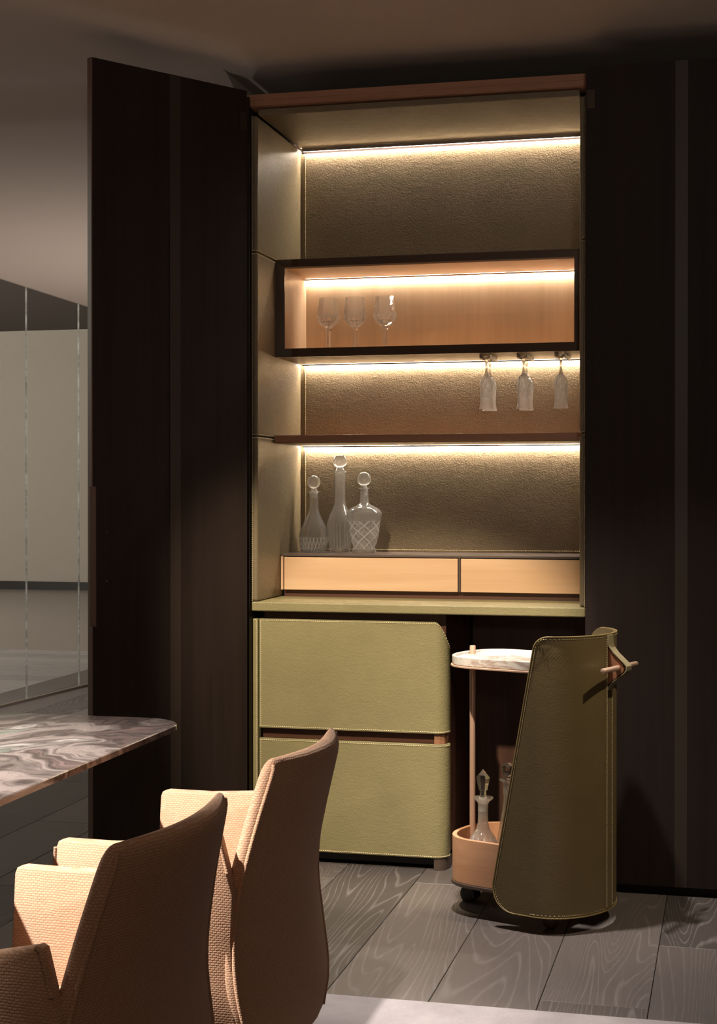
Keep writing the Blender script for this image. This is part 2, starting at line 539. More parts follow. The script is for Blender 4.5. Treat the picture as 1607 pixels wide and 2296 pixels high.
def plank_mesh(w, L, name='plank', mat='limed_oak_plank'):
    mb = MB(); e = 0.0009; b = 0.0012
    x0, x1, y0, y1 = -w / 2 + e, w / 2 - e, -L / 2 + e, L / 2 - e
    v = [(x0, y0, -0.02), (x1, y0, -0.02), (x1, y1, -0.02), (x0, y1, -0.02), (x0, y0, -b), (x1, y0, -b), (x1, y1, -b), (x0, y1, -b),
         (x0 + b, y0 + b, 0), (x1 - b, y0 + b, 0), (x1 - b, y1 - b, 0), (x0 + b, y1 - b, 0)]
    f = [(3, 2, 1, 0)] + [(i, (i + 1) % 4, 4 + (i + 1) % 4, 4 + i) for i in range(4)] + [(4 + i, 4 + (i + 1) % 4, 8 + (i + 1) % 4, 8 + i) for i in range(4)] + [(8, 9, 10, 11)]
    me = bpy.data.meshes.new(name); me.from_pydata(v, [], f); me.materials.append(M[mat])
    return me


def glass_x(y):
    return -4.211 + 0.0824 * (y - 3.274)


pm = plank_mesh(PW, 2.1)
rng = random.Random(3)
for k in range(-15, 9):
    x = -0.466 + PW * (k + 0.5)
    off = -1.21 if k == 0 else -1.21 + rng.uniform(0.3, 1.9)
    y = off - 2.1 * 2 + 1.05
    while y < 6.6:
        if y > -3.6 and x < 1.9 and x > -4.6:
            o = bpy.data.objects.new('plank', pm); COL.objects.link(o); o.location = (x, y, 0); o.parent = floor
        y += 2.1
# the room beyond the glass: boards laid crosswise
pms = [plank_mesh(PW, L, 'plank', 'far_oak_plank_lit') for L in (2.6, 1.9, 1.2)]
for r in range(0, 26):
    y = -0.6 + PW * (r + 0.5)
    x = -4.4945
    k = rng.randrange(3)
    while x > -10.2:
        L = (2.6, 1.9, 1.2)[k]
        o = bpy.data.objects.new('plank', pms[k]); COL.objects.link(o); o.location = (x - L / 2, y, 0); o.rotation_euler = (0, 0, R(90)); o.parent = floor
        x -= L; k = 0
MB().box(-16, -4.4945, 6.381, 13.6, -0.02, 0.0).build('far_floorboards', 'far_floor', floor)['kind'] = 'stuff'

CZ = 2.74
ceil = struct(MB().box(-4.6, 3.0, -7.0, 6.2, CZ, CZ + 0.06).build('ceiling', 'ceiling_paint'))
# lowered ceiling to the left of the cabinet, rounded nose towards the room, falling gently to the glass
prof = [(0.02, CZ)]
for i in range(0, 15):
    q = i / 14.0
    prof.append((0.03 + 0.26 * q, CZ - 0.001 - 0.088 * q * q * (3 - 2 * q)))
prof += [(1.2, 2.625), (3.274, 2.541), (6.2, 2.424), (6.2, CZ)]
MB().prism(prof, -1.717, None, lambda a, b, c: (c if c is not None else glass_x(a) - 0.015, a, b)).build('bulkhead', 'ceiling_paint', ceil, smooth=30)

wall_r = struct(box('wall_right', 'wall_paint', None, 3.0, 3.1, -7.0, 6.2, -0.02, CZ))
wall_f = struct(box('wall_front', 'wall_paint', None, -4.6, 3.0, -7.1, -7.0, -0.02, CZ))
wall_b = struct(box('wall_back', 'wall_paint', None, -3.95, 3.0, 6.2, 6.3, -0.02, CZ))
wall_far = struct(box('wall_far', 'far_wall_paint', None, -16.0, -3.95, 13.52, 13.6, 0, 3.40))
struct(box('baseboard_far', 'baseboard_black', None, -16.0, -3.95, 13.495, 13.519, 0, 0.106))
struct(box('wall_left', 'far_wall_paint', None, -16.1, -16.0, -7.0, 13.6, -0.02, 3.40))
struct(box('wall_side', 'far_wall_paint', None, -3.95, -3.85, 6.3, 13.6, -0.02, 3.40))
struct(MB().box(-16.1, -3.85, 6.3, 13.6, 3.40, 3.46).box(-16.1, -4.62, -7.0, 6.3, 3.40, 3.46).build('ceiling', 'far_ceiling_paint'))
struct(MB().box(-4.62, -4.60, -7.0, 6.3, 2.80, 3.40).build('wall_upper', 'far_ceiling_paint'))
struct(box('wall_front', 'far_wall_paint', None, -16.0, -4.6, -7.1, -7.0, -0.02, 3.40))

# frameless glass partition
ga = math.atan(0.0824)
part = thing('window_1', 'frameless floor to ceiling glass partition with bright upright pane joints', 'window', (-4.211, 3.274, 0), -ga)
part['kind'] = 'structure'
del part['category']
JY = [(3.576 - 3.274) / math.cos(ga) + 0.653 * k for k in range(-14, 5)]


def soffit(yl):
    """underside of the ceiling above a point of the partition (local y)"""
    y = 3.274 + yl * math.cos(ga)
    pr = prof[:-1]
    if y <= pr[0][0]: return CZ - 0.002
    for (a, za), (b, zb) in zip(pr[:-1], pr[1:]):
        if y <= b: return za + (zb - za) * (y - a) / (b - a) - 0.002
    return pr[-1][1] - 0.002


for i in range(len(JY) - 1):
    a, b = JY[i] + 0.002, JY[i + 1] - 0.002
    MB().prism([(a, 0.012), (b, 0.012), (b, min(soffit(a), soffit(b))), (a, soffit(a))], -0.006, 0.006, lambda p, q, c: (c, p, q)).build('pane', 'partition_glass', part, local=True)
for y in JY:
    box('pane_joint', 'polished_glass_edge', part, -0.0055, 0.0055, y - 0.0018, y + 0.0018, 0.012, soffit(y), local=True)
box('floor_channel', 'trim_metal', part, -0.012, 0.012, JY[0], JY[-1], 0.0, 0.012, local=True)

# rug
rug = MB()
rug.box(-4.0, 0.30, -4.9, -1.318, 0.0, 0.012)
tag(rug.build('rug', 'rug_pile', bevel=0.005), 'pale grey short pile rug under the tan dining chairs', 'rug')

# ------------------------------------------------------------------ built-in bar cabinet
XL, XR = -1.584, -0.485            # inner faces of the niche
cab = thing('bar_cabinet', 'tall built-in bar cabinet lined in olive leather with open dark wooden doors', 'cabinet', (-1.04, 0.0, 0.0))
SEAM = [0.8965, 1.4655, 2.0975, 2.566]
for side in (0, 1):
    for k in range(3):
        z0, z1 = SEAM[k] + (0.0006 if k else 0.0), SEAM[k + 1] - 0.0006
        if side == 0:
            p = MB().box(-1.607, XL, 0.0, 0.565, z0, z1).build('side_panel', 'niche_side_leather_shaded', cab, bevel=0.009, segs=4)
            pts = [[(-1.605, -0.0004, z), (-1.592, -0.0004, z), (XL + 0.0002, 0.009, z), (XL + 0.0002, 0.545, z)] for z in ((z1 - 0.005) if k < 2 else None, (z0 + 0.005) if k > 0 else None) if z]
            st = MB()
            for q in pts: st.stitch(q)
            st.stitch([(-1.6035, -0.0006, z0), (-1.6035, -0.0006, z1)])
            st.build('stitching', 'thread', p)
        else:
            p = MB().box(XR, -0.464, 0.0, 0.565, z0, z1).build('side_panel', 'niche_side_leather_shaded', cab, bevel=0.009, segs=4)
            st = MB()
            for z in ((z1 - 0.005) if k < 2 else None, (z0 + 0.005) if k > 0 else None):
                if z: st.stitch([(-0.478, -0.0004, z), (-0.466, -0.0004, z)])
            st.stitch([(-0.4675, -0.0006, z0), (-0.4675, -0.0006, z1)])
            st.build('stitching', 'thread', p)
# back panel slightly proud of a dark groove
bp = MB().box(XL + 0.012, XR - 0.001, 0.540, 0.556, 0.8965, 2.548).build('back_panel', 'niche_leather_shaded', cab, bevel=0.003)
st = MB()
st.stitch([(XL + 0.019, 0.5394, 1.06), (XL + 0.019, 0.5394, 2.54)])
st.stitch([(XL + 0.019, 0.5394, 1.058), (XR - 0.01, 0.5394, 1.058)])
st.stitch([(XR - 0.009, 0.5394, 1.06), (XR - 0.009, 0.5394, 2.54)])
st.build('stitching', 'thread_dark', bp)
box('groove_strip', 'niche_leather_shaded', cab, XL, XL + 0.0118, 0.546, 0.556, 0.8965, 2.548)
tp = MB().box(XL, XR, 0.004, 0.535, 2.566, 2.588).build('top_panel', 'niche_leather_shaded', cab, bevel=0.004)
box('light_strip', 'led', cab, XL + 0.012, XR, 0.5270, 0.5390, 2.5555, 2.5590)
box('strip_cover', 'trim_metal', cab, XL + 0.010, XR, 0.5235, 0.5268, 2.5530, 2.5655)
# cornice in walnut, two fine steps
co = MB()
cp = [(0.0, 2.594), (0.03, 2.589), (0.06, 2.589), (0.06, 2.634), (-0.012, 2.634), (-0.012, 2.614), (-0.006, 2.613), (-0.006, 2.597)]
co.prism(cp, -1.620, -0.455, lambda a, b, c: (c, a, b)).build('cornice', 'walnut', cab, bevel=0.0015)
# carcass (dark)
ca = MB()
ca.box(-1.655, -1.6085, -0.02, 0.60, 0.0, 2.625)
ca.box(-0.4630, -0.4560, -0.02, 0.60, 0.0, 2.588)
ca.box(-1.6085, -0.4630, 0.566, 0.60, 0.0, 2.625)
ca.box(-1.6085, -0.4630, 0.061, 0.566, 2.589, 2.625)
ca.box(-1.7160, -1.6560, 0.30, 0.60, 0.0, 2.625)  # added block beside the cabinet, stops light from the passage
ca.box(-1.7160, -0.4560, 0.50, 0.60, 2.6255, 2.738)  # added block above the cabinet, stops light from behind
ca.build('carcass', 'dark_oak', cab)
box('knee_space_back', 'knee_space_wood', cab, -0.927, -0.4635, 0.548, 0.5655, 0.0, 0.860)
# small leather filler beside the lower drawers
fp = MB().box(-1.6080, -1.5890, 0.018, 0.50, 0.03, 0.836).build('filler_panel', 'olive_leather', cab, bevel=0.004)
st = MB(); st.stitch([(-1.607, 0.0176, 0.8305), (-1.5935, 0.0176, 0.8305), (-1.5935, 0.0176, 0.04)]); st.build('stitching', 'thread', fp)

# doors ------------------------------------------------------------
DZ0, DZ1 = 0.030, 2.624


def make_door(hinge, free, side):
    """leaf between two plan points on its visible (inner) face; side = +1 if the leaf's body lies to the left of hinge->free"""
    h = Vector((hinge[0], hinge[1])); f = Vector((free[0], free[1])); d = (f - h); L = d.length; d /= L
    n = Vector((-d.y, d.x)) * side
    T = 0.022

    def W(a, b, z):
        p = h + d * a + n * b
        return (p.x, p.y, z)
    mb = MB()
    for (z0, z1, cut) in ((DZ0, 0.853, 0), (0.853, 1.29, 1), (1.29, DZ1, 0)):
        c = 0.012 if cut else 0.0
        poly = [(0, 0), (L - 0.004 - c, 0), (L - 0.004, c * 0.9), (L - 0.004, T), (0, T)] if cut else [(0, 0), (L - 0.004, 0), (L - 0.004, T), (0, T)]
        mb.prism(poly, z0, z1, lambda a, b, z: W(a, b, z))
    door = mb.build('door', 'dark_oak', cab)
    eb = MB()
    for (z0, z1) in ((DZ0, 0.853), (1.29, DZ1)):
        eb.prism([(L - 0.004, 0.0), (L, 0.0), (L, T), (L - 0.004, T)], z0, z1, lambda a, b, z: W(a, b, z))
    eb.prism([(L - 0.004 - 0.012, -0.0003), (L - 0.012, 0.0), (L, 0.0108), (L, T), (L - 0.004, T), (L - 0.004, 0.0108)], 0.853, 1.29, lambda a, b, z: W(a, b, z))
    e = eb.build('edge_band', 'edge_band', door); e['label'] = 'brown edge band with finger pull'
    return door, W, L


dl, W, LL = make_door((-1.590, -0.10), (-1.936, -0.599), -1)
# recessed upright straightener on the leaf
sa, sb = 0.515, 0.452
q = MB(); q.prism([(LL * 0.448, -0.0012), (LL * 0.515, -0.0012), (LL * 0.515, 0.004), (LL * 0.448, 0.004)], DZ0, DZ1, lambda a, b, z: W(a, b, z))
q.build('straightener', 'straightener', dl)['label'] = 'upright brown strip down the leaf'
for zz in (2.52, 0.14):
    q = MB(); q.prism([(0.004, -0.004), (0.03, -0.004), (0.03, 0.002), (0.004, 0.002)], zz - 0.03, zz + 0.03, lambda a, b, z: W(a, b, z)); q.build('hinge', 'bronze_dark', dl, bevel=0.001)
for zz in (1.145, 0.993):
    p0 = W(LL - 0.055, -0.0005, zz); p1 = W(LL - 0.055, 0.003, zz)
    MB().tube([p0, p1], 0.0035, 10).build('screw', 'bronze', dl)
dr, W2, LR = make_door((-0.454, -0.125), (0.128, -0.125), 1)
q = MB(); q.prism([(0.279, -0.0012), (0.318, -0.0012), (0.318, 0.004), (0.279, 0.004)], DZ0, DZ1, lambda a, b, z: W2(a, b, z))
q.build('straightener', 'straightener', dr)['label'] = 'upright brown strip down the leaf'
for zz in (2.52, 0.14):
    q = MB(); q.prism([(0.004, -0.004), (0.03, -0.004), (0.03, 0.002), (0.004, 0.002)], zz - 0.03, zz + 0.03, lambda a, b, z: W2(a, b, z)); q.build('hinge', 'bronze_dark', dr, bevel=0.001)
dl['label'] = 'dark wooden door leaf swung open on the left'
dr['label'] = 'dark wooden door leaf folded back flat on the right'

# neighbouring closed wardrobe behind the right leaf
wa = thing('wardrobe', 'dark wooden wardrobe behind the folded-back right door leaf', 'wardrobe', (0.15, 0.2, 0.0))
box('body', 'dark_oak', wa, -0.4540, 0.90, -0.06, 0.60, 0.0, 2.60)
box('top_light_block', 'dark_oak', wa, -0.4540, 0.90, 0.40, 0.60, 2.6005, 2.738)  # added unseen block, stops light leaking over the wardrobe
box('plinth', 'black_rubber', wa, -0.4480, 0.90, -0.094, -0.0605, 0.0, 0.06)  # black colour stands in for the shade under the door leaf
box('door', 'dark_oak', wa, -0.4480, 0.128, -0.096, -0.0605, 0.0625, 2.598)
box('door', 'dark_oak', wa, 0.134, 0.90, -0.096, -0.0605, 0.0625, 2.598)

# worktop ---------------------------------------------------------
ct = MB().box(-1.6075, -0.4640, -0.001, 0.5390, 0.8625, 0.8958)
tag(ct.build('worktop', 'olive_leather', bevel=0.006, segs=4), 'thin olive leather covered worktop running across the bar niche', 'worktop')

# lower drawer pedestal --------------------------------------------
ped = thing('drawer_pedestal', 'olive leather two-drawer pedestal under the left of the worktop', 'drawers', (-1.25, 0.25, 0.0))
PX0, PX1, RAD = -1.585, -0.925, 0.045
box('body', 'walnut_dark', ped, PX0 + 0.012, PX1 - 0.010, 0.045, 0.545, 0.045, 0.8622)


def front_path(x0, x1, y, r, yb):
    p = [(x0, y)]; n = 14
    for i in range(n + 1): p.append((x0 + (x1 - r - x0) * i / n, y)) if i else None
    for i in range(1, 13):
        a = R(90 * i / 12); p.append((x1 - r + r * math.sin(a), y + r * (1 - math.cos(a))))
    for i in range(1, 6): p.append((x1, y + r + (yb - y - r) * i / 5))
    return p


def drawer(z0, z1, cut):
    pth = front_path(PX0, PX1, 0.020, RAD, 0.074)
    T = 0.018
    inn = []
    for i, p in enumerate(pth):
        a = Vector(pth[max(i - 1, 0)]); b = Vector(pth[min(i + 1, len(pth) - 1)]); d = (b - a).normalized()
        inn.append((p[0] - d.y * T, p[1] + d.x * T))

    def top(i):
        p = pth[i]
        if not cut: return z1
        s = max(0.0, min(1.0, (p[0] - (PX1 - RAD + 0.002)) / (RAD - 0.002)))
        return z1 - 0.088 * (0.5 * s ** 1.8 + 0.5 * (1 - math.sqrt(max(0.0, 1 - s * s))))
    rows_z = [0, 0.25, 0.5, 0.75, 1]
    rows = []
    outer = lambda t: [(p[0], p[1], z0 + (top(i) - z0) * t) for i, p in enumerate(pth)]
    inner = lambda t: [(q[0], q[1], z0 + (top(i) - z0) * t) for i, q in enumerate(inn)]
    for t in rows_z: rows.append(outer(t))
    for t in reversed(rows_z): rows.append(inner(t))
    mb = MB(); mb.grid(rows, close_v=True)
    n = len(pth)
    for j in (0, n - 1):
        mb.f.append(tuple(k * n + j for k in range(10)))
    d = mb.build('drawer', 'olive_leather', ped, bevel=0.003, segs=3)
    st = MB(); e = 0.0055
    out = lambda i, z: (pth[i][0] + (pth[i][0] - inn[i][0]) * 0.03, pth[i][1] + (pth[i][1] - inn[i][1]) * 0.03, z)
    last = n - 6
    st.stitch([out(i, top(i) - e) for i in range(0, last + 1)])
    st.stitch([out(i, z0 + e) for i in range(0, last + 1)])
    st.stitch([(PX0 + e, 0.0194, z0 + e), (PX0 + e, 0.0194, z1 - e)])
    st.build('stitching', 'thread', d)
    return d


drawer(0.460, 0.836, True)
drawer(0.041, 0.424, False)
box('grip_rail', 'walnut_dark', ped, PX0 + 0.008, PX1 - 0.048, 0.040, 0.0445, 0.425, 0.459)
rp = [(PX1 - 0.047, 0.0395), (PX1 - 0.047, 0.036)]
g = MB(); g.prism([(PX1 - 0.047, 0.028), (PX1 - 0.03, 0.031), (PX1 - 0.015, 0.042), (PX1 - 0.0095, 0.058), (PX1 - 0.0095, 0.09), (PX1 - 0.047, 0.09)], 0.425, 0.459)
g.build('rail_end', 'walnut', ped)
box('skirting', 'black_rubber', ped, PX0 + 0.02, PX1 - 0.05, 0.060, 0.10, 0.010, 0.040)
lg = [(PX1 - 0.048, 0.024), (PX1 - 0.03, 0.025), (PX1 - 0.014, 0.034), (PX1 - 0.005, 0.05), (PX1 - 0.003, 0.075), (PX1 - 0.003, 0.12), (PX1 - 0.048, 0.12)]
g = MB(); g.prism(lg, 0.0, 0.040); g.build('foot', 'taupe_lacquer', ped, bevel=0.002)
box('foot', 'taupe_lacquer', ped, PX0 + 0.004, PX0 + 0.05, 0.03, 0.12, 0.0, 0.040, bevel=0.002)
box('foot', 'taupe_lacquer', ped, PX1 - 0.05, PX1 - 0.005, 0.45, 0.54, 0.0, 0.040, bevel=0.002)

# counter-top drawer box -------------------------------------------
db = thing('drawer_box', 'low pale wooden two-drawer box standing on the worktop', 'drawers', (-1.03, 0.40, 0.8960))
DX0, DX1, DY = XL + 0.003, XR - 0.001, 0.269
box('plinth', 'walnut_dark', db, DX0 + 0.008, DX1, DY + 0.018, 0.5385, 0.8962, 0.9235)
box('top', 'taupe_lacquer', db, DX0, DX1, DY, 0.5385, 1.0415, 1.0500, bevel=0.001)
box('side', 'maple_veneer', db, DX0, DX0 + 0.0085, DY, 0.5385, 0.9215, 1.0412)
box('body', 'walnut_dark', db, DX0 + 0.0090, DX1, DY + 0.024, 0.5385, 0.9240, 1.0412)
box('drawer', 'maple_veneer', db, DX0 + 0.0125, -0.9345, DY - 0.0005, DY + 0.023, 0.9215, 1.0385, bevel=0.0012)
box('drawer', 'maple_veneer', db, -0.9235, DX1, DY - 0.0005, DY + 0.023, 0.9215, 1.0385, bevel=0.0012)
box('divider', 'taupe_lacquer', db, -0.9325, -0.9255, DY + 0.002, DY + 0.0235, 0.9215, 1.0412)

# glazed display box -----------------------------------------------
gb = thing('display_box', 'glass-fronted wooden display box with dark border hung in the niche', 'display cabinet', (-1.03, 0.38, 1.752))
BX0, BX1, BY, BZ0, BZ1 = XL + 0.001, XR - 0.022, 0.217, 1.7535, 2.1015
box('top', 'box_black', gb, BX0, BX1, BY + 0.004, 0.5385, BZ1 - 0.022, BZ1)
box('base', 'olive_leather_smooth', gb, BX0, BX1, BY + 0.004, 0.5385, BZ0, BZ0 + 0.012)
box('side', 'box_black', gb, BX0, BX0 + 0.022, BY + 0.0045, 0.5385, BZ0 + 0.0122, BZ1 - 0.0222)
box('side', 'box_black', gb, BX1 - 0.016, BX1, BY + 0.0045, 0.5385, BZ0 + 0.0122, BZ1 - 0.0222)
IX0, IX1, IZ0, IZ1 = BX0 + 0.030, BX1 - 0.018, BZ0 + 0.026, BZ1 - 0.026
box('lining_back', 'maple_veneer_upright', gb, IX0 - 0.007, IX1, 0.507, 0.520, IZ0, IZ1)
box('lining_side', 'maple_veneer_upright', gb, IX0 - 0.007, IX0, BY + 0.008, 0.5065, IZ0, IZ1)
box('lining_side', 'maple_veneer_upright', gb, IX1, IX1 + 0.0015, BY + 0.008, 0.5065, IZ0, IZ1)
box('lining_top', 'maple_veneer', gb, IX0, IX1, BY + 0.008, 0.5065, IZ1 - 0.006, IZ1 + 0.003)
box('lining_base', 'maple_veneer', gb, IX0, IX1, BY + 0.008, 0.5065, BZ0 + 0.0125, IZ0)
box('light_strip', 'led_box', gb, IX0 + 0.002, IX1 - 0.002, 0.4960, 0.5060, IZ1 - 0.0095, IZ1 - 0.0065)
box('strip_cover', 'maple_veneer', gb, IX0, IX1, 0.4925, 0.4958, IZ1 - 0.0120, IZ1 - 0.0065)
# printed dark border behind the pane
fr = MB(); b1, bl, bt, bb = 0.017, 0.0315, 0.0265, 0.031
fr.box(BX0, BX0 + bl, BY, BY + 0.0038, BZ0, BZ1).box(BX1 - b1, BX1, BY, BY + 0.0038, BZ0, BZ1)
fr.box(BX0 + bl, BX1 - b1, BY, BY + 0.0038, BZ1 - bt, BZ1).box(BX0 + bl, BX1 - b1, BY, BY + 0.0038, BZ0, BZ0 + bb)
fr.build('border', 'box_black', gb)
box('pane', 'bronze_glass', gb, BX0, BX1, BY - 0.0046, BY - 0.0006, BZ0, BZ1)
box('end_trim', 'bronze', gb, BX1 + 0.0003, BX1 + 0.004, BY, 0.53, BZ0 + 0.002, BZ1)
box('light_strip', 'led', gb, XL + 0.012, XR, 0.5270, 0.5385, BZ0 - 0.0030, BZ0 - 0.0003)
box('strip_cover', 'trim_metal', gb, XL + 0.012, XR, 0.5235, 0.5268, BZ0 - 0.0055, BZ0 - 0.0003)

# walnut shelf -----------------------------------------------------
sh = thing('walnut_shelf', 'thin walnut shelf with light strip below, across the bar niche', 'shelf', (-1.03, 0.37, 1.446))
box('board', 'walnut', sh, XL + 0.001, XR - 0.001, 0.190, 0.5385, 1.4485, 1.4745, bevel=0.0015)
box('underside', 'olive_leather_smooth', sh, XL + 0.001, XR - 0.001, 0.196, 0.5385, 1.4465, 1.4483)
box('light_strip', 'led', sh, XL + 0.012, XR, 0.5270, 0.5385, 1.4432, 1.4460)
box('strip_cover', 'trim_metal', sh, XL + 0.012, XR, 0.5235, 0.5268, 1.4408, 1.4460)


# ------------------------------------------------------------------ glassware
def glass_thing(name, label, loc, group, cat='decanter'):
    return thing(name, label, cat, loc, 0.0, group)


def shell_profile(outer, wall, bottom, open_top=True):
    """outer: [(r,z)] from the base up; adds an inner wall and a thick base"""
    inn = [(max(r - wall, 0.0008), z) for r, z in outer if z > bottom]
    inn = [(max(inn[0][0] * 0.55, 0.0008), bottom)] + inn
    return [(0.0, outer[0][1])] + outer + list(reversed(inn)) + [(0.0, bottom)]


def smooth_prof(pts, n=5):
    out = []
    P = [Vector(p) for p in pts]
    for i in range(len(P) - 1):
        p0 = P[max(i - 1, 0)]; p1 = P[i]; p2 = P[i + 1]; p3 = P[min(i + 2, len(P) - 1)]
        for k in range(n):
            t = k / n
            q = 0.5 * ((2 * p1) + (p2 - p0) * t + (2 * p0 - 5 * p1 + 4 * p2 - p3) * t * t + (3 * p1 - p0 - 3 * p2 + p3) * t ** 3)
            out.append((max(q[0], 0.0006), q[1]))
    out.append(tuple(P[-1]))
    return out


SC = 0.00168 / 7.3
GRP = 'stoppered crystal decanters on the drawer box'


def decanter(name, label, loc, base_y, body, neck, stopper, mat, wall=0.0035, mod=None, segs=72, group=GRP, frost=True, lip=None):
    t = glass_thing(name, label, loc, group)
    outer = smooth_prof([(r * SC, (base_y - y) * SC) for (r, y) in body])
    MB().lathe(shell_profile(outer, wall, 0.010), segs, mod=mod).build('body', mat, t, smooth=50, local=True)
    return t


def ball_prof(r, zc, n=14, flat=0.0):
    return [(max(r * math.sin(math.pi * i / n), 0.0), zc - r * math.cos(math.pi * i / n)) for i in range(n + 1)]


Z0 = 1.0502
flute = lambda n, a0, z1: (lambda a, z: 1.0 + (a0 * abs(math.sin(n * a / 2)) if 0.004 < z < z1 else 0.0))
# pear-shaped decanter
B = [(162, 1735), (200, 1690), (222, 1630), (232, 1550), (226, 1450), (200, 1350), (156, 1250), (110, 1150), (82, 1080), (72, 1000), (70, 880), (76, 800), (78, 775), (110, 768), (110, 757)]


def pear_mod(a, z):
    if z < 0.004: return 1.0
    if z < 0.055: return 1.0 + 0.028 * (abs(math.sin(12 * a / 2 + z * 160)) + abs(math.sin(12 * a / 2 - z * 160)) - 1)
    if z < 0.125: return 1.0 + 0.02 * abs(math.sin(24 * a / 2)) * (0.125 - z) / 0.07
    return 1.0


d1 = decanter('decanter', 'pear-shaped crystal decanter, leftmost of three on the drawer box', (-1.509, 0.455, Z0), 1735, B, None, None, 'pear_crystal', mod=pear_mod, segs=144)
zs = (1735 - 735) * SC
MB().lathe([(0.0, zs - 0.030)] + [(0.0125, zs - 0.030), (0.0148, zs - 0.004), (0.012, zs), (0.0105, zs + 0.006)] + [(0.0, zs + 0.006)], 40).build('stopper', 'frosted_glass', d1, smooth=50, local=True)
MB().lathe(ball_prof(0.0246, zs + 0.0305, 18), 40).build('stopper_ball', 'crystal', d1, smooth=60, local=True)
# tall bottle decanter
B = [(150, 1740), (168, 1690), (176, 1640), (186, 1520), (200, 1400), (210, 1310), (204, 1250), (172, 1150), (120, 1040), (90, 950), (82, 800), (82, 620), (84, 500), (82, 470), (108, 452), (108, 440)]


def tall_mod(a, z):
    return 1.0 + (0.016 * abs(math.sin(20 * a / 2)) if 0.012 < z < 0.11 else 0.0)


d2 = decanter('decanter', 'tallest long-necked crystal decanter, middle of three on the drawer box', (-1.411, 0.465, Z0), 1740, B, None, None, 'ribbed_crystal', mod=tall_mod, segs=120)
zs = (1740 - 425) * SC
MB().lathe([(0.0, zs - 0.040), (0.0125, zs - 0.040), (0.016, zs - 0.004), (0.018, zs), (0.012, zs + 0.010), (0.010, zs + 0.014), (0.0, zs + 0.014)], 40).build('stopper', 'crystal', d2, smooth=50, local=True)
MB().lathe([(0, zs + 0.010), (0.013, zs + 0.0115), (0.0235, zs + 0.021), (0.027, zs + 0.033), (0.0255, zs + 0.043), (0.018, zs + 0.0545), (0.0, zs + 0.057)], 40).build('stopper_ball', 'crystal', d2, smooth=60, local=True)
# shouldered decanter with diamond cuts
B = [(186, 1738), (192, 1700), (186, 1665), (168, 1650), (182, 1620), (214, 1530), (236, 1420), (250, 1310), (268, 1200), (282, 1125), (270, 1078), (214, 1025), (128, 980), (76, 935), (66, 850), (62, 740), (64, 725), (95, 714), (95, 703)]


def dia_mod(a, z):
    if 0.024 < z < 0.118:
        return 1.0 - 0.012 * (1 - min(abs(math.sin(3.5 * a + z * 78)), abs(math.sin(3.5 * a - z * 78))))
    return 1.0


d3 = decanter('decanter', 'broad-shouldered decanter cut with diamonds, rightmost of three on the drawer box', (-1.306, 0.410, Z0), 1738, B, None, None, 'cut_crystal', mod=dia_mod, segs=168)
zs = (1738 - 695) * SC
MB().lathe([(0.0, zs - 0.030), (0.010, zs - 0.030), (0.0118, zs - 0.003), (0.010, zs + 0.004), (0.009, zs + 0.008), (0.0, zs + 0.008)], 40).build('stopper', 'frosted_glass', d3, smooth=50, local=True)
MB().lathe([(r * (1 + 0.0 * z), z) for r, z in ball_prof(0.0255, zs + 0.0300, 18)], 40).build('stopper_ball', 'crystal', d3, smooth=60, local=True)


# three faceted goblets in the display box
def facet(n, amp):
    return lambda a, z: (math.cos(math.pi / n) / math.cos((a % (2 * math.pi / n)) - math.pi / n)) ** amp


gz = IZ0 + 0.0004
gob = thing('wine_goblet', 'faceted crystal goblet, leftmost of three in the display box', 'glass', (-1.4305, 0.370, gz), 0.0, 'goblets in the display box')
bowl = [(0.0085, 0.088), (0.012, 0.091), (0.024, 0.098), (0.036, 0.109), (0.0425, 0.121), (0.043, 0.131), (0.0405, 0.150), (0.0365, 0.175), (0.0345, 0.199)]
inner = [(0.0328, 0.199), (0.0345, 0.175), (0.038, 0.150), (0.0398, 0.133), (0.038, 0.123), (0.031, 0.114), (0.018, 0.107), (0.0, 0.105)]
fa_ = facet(10, 1.0)
MB().lathe([(0.0, 0.088)] + bowl + inner, 60, mod=lambda a, z: fa_(a + (math.pi / 10 if z < 0.116 or 0.125 < z < 0.14 else 0), z)).build('bowl', 'goblet_crystal', gob, smooth=12, local=True)
MB().lathe([(0.0, 0.006), (0.0125, 0.006), (0.010, 0.012), (0.0085, 0.03), (0.0075, 0.055), (0.0095, 0.080), (0.0130, 0.0905), (0.0, 0.0905)], 36, mod=facet(6, 1.0)).build('stem', 'crystal', gob, smooth=12, local=True)
MB().lathe([(0.0, 0.0), (0.036, 0.0), (0.036, 0.002), (0.013, 0.0062), (0.0, 0.0062)], 40).build('foot', 'crystal', gob, smooth=40, local=True)
g2 = copy_tree(gob); g2.location.x = -1.331; g2.rotation_euler.z = 0.2; g2['label'] = 'faceted crystal goblet, middle of three in the display box'
g3 = copy_tree(gob); g3.location.x = -1.219; g3.rotation_euler.z = 0.45; g3['label'] = 'faceted crystal goblet, rightmost of three in the display box'

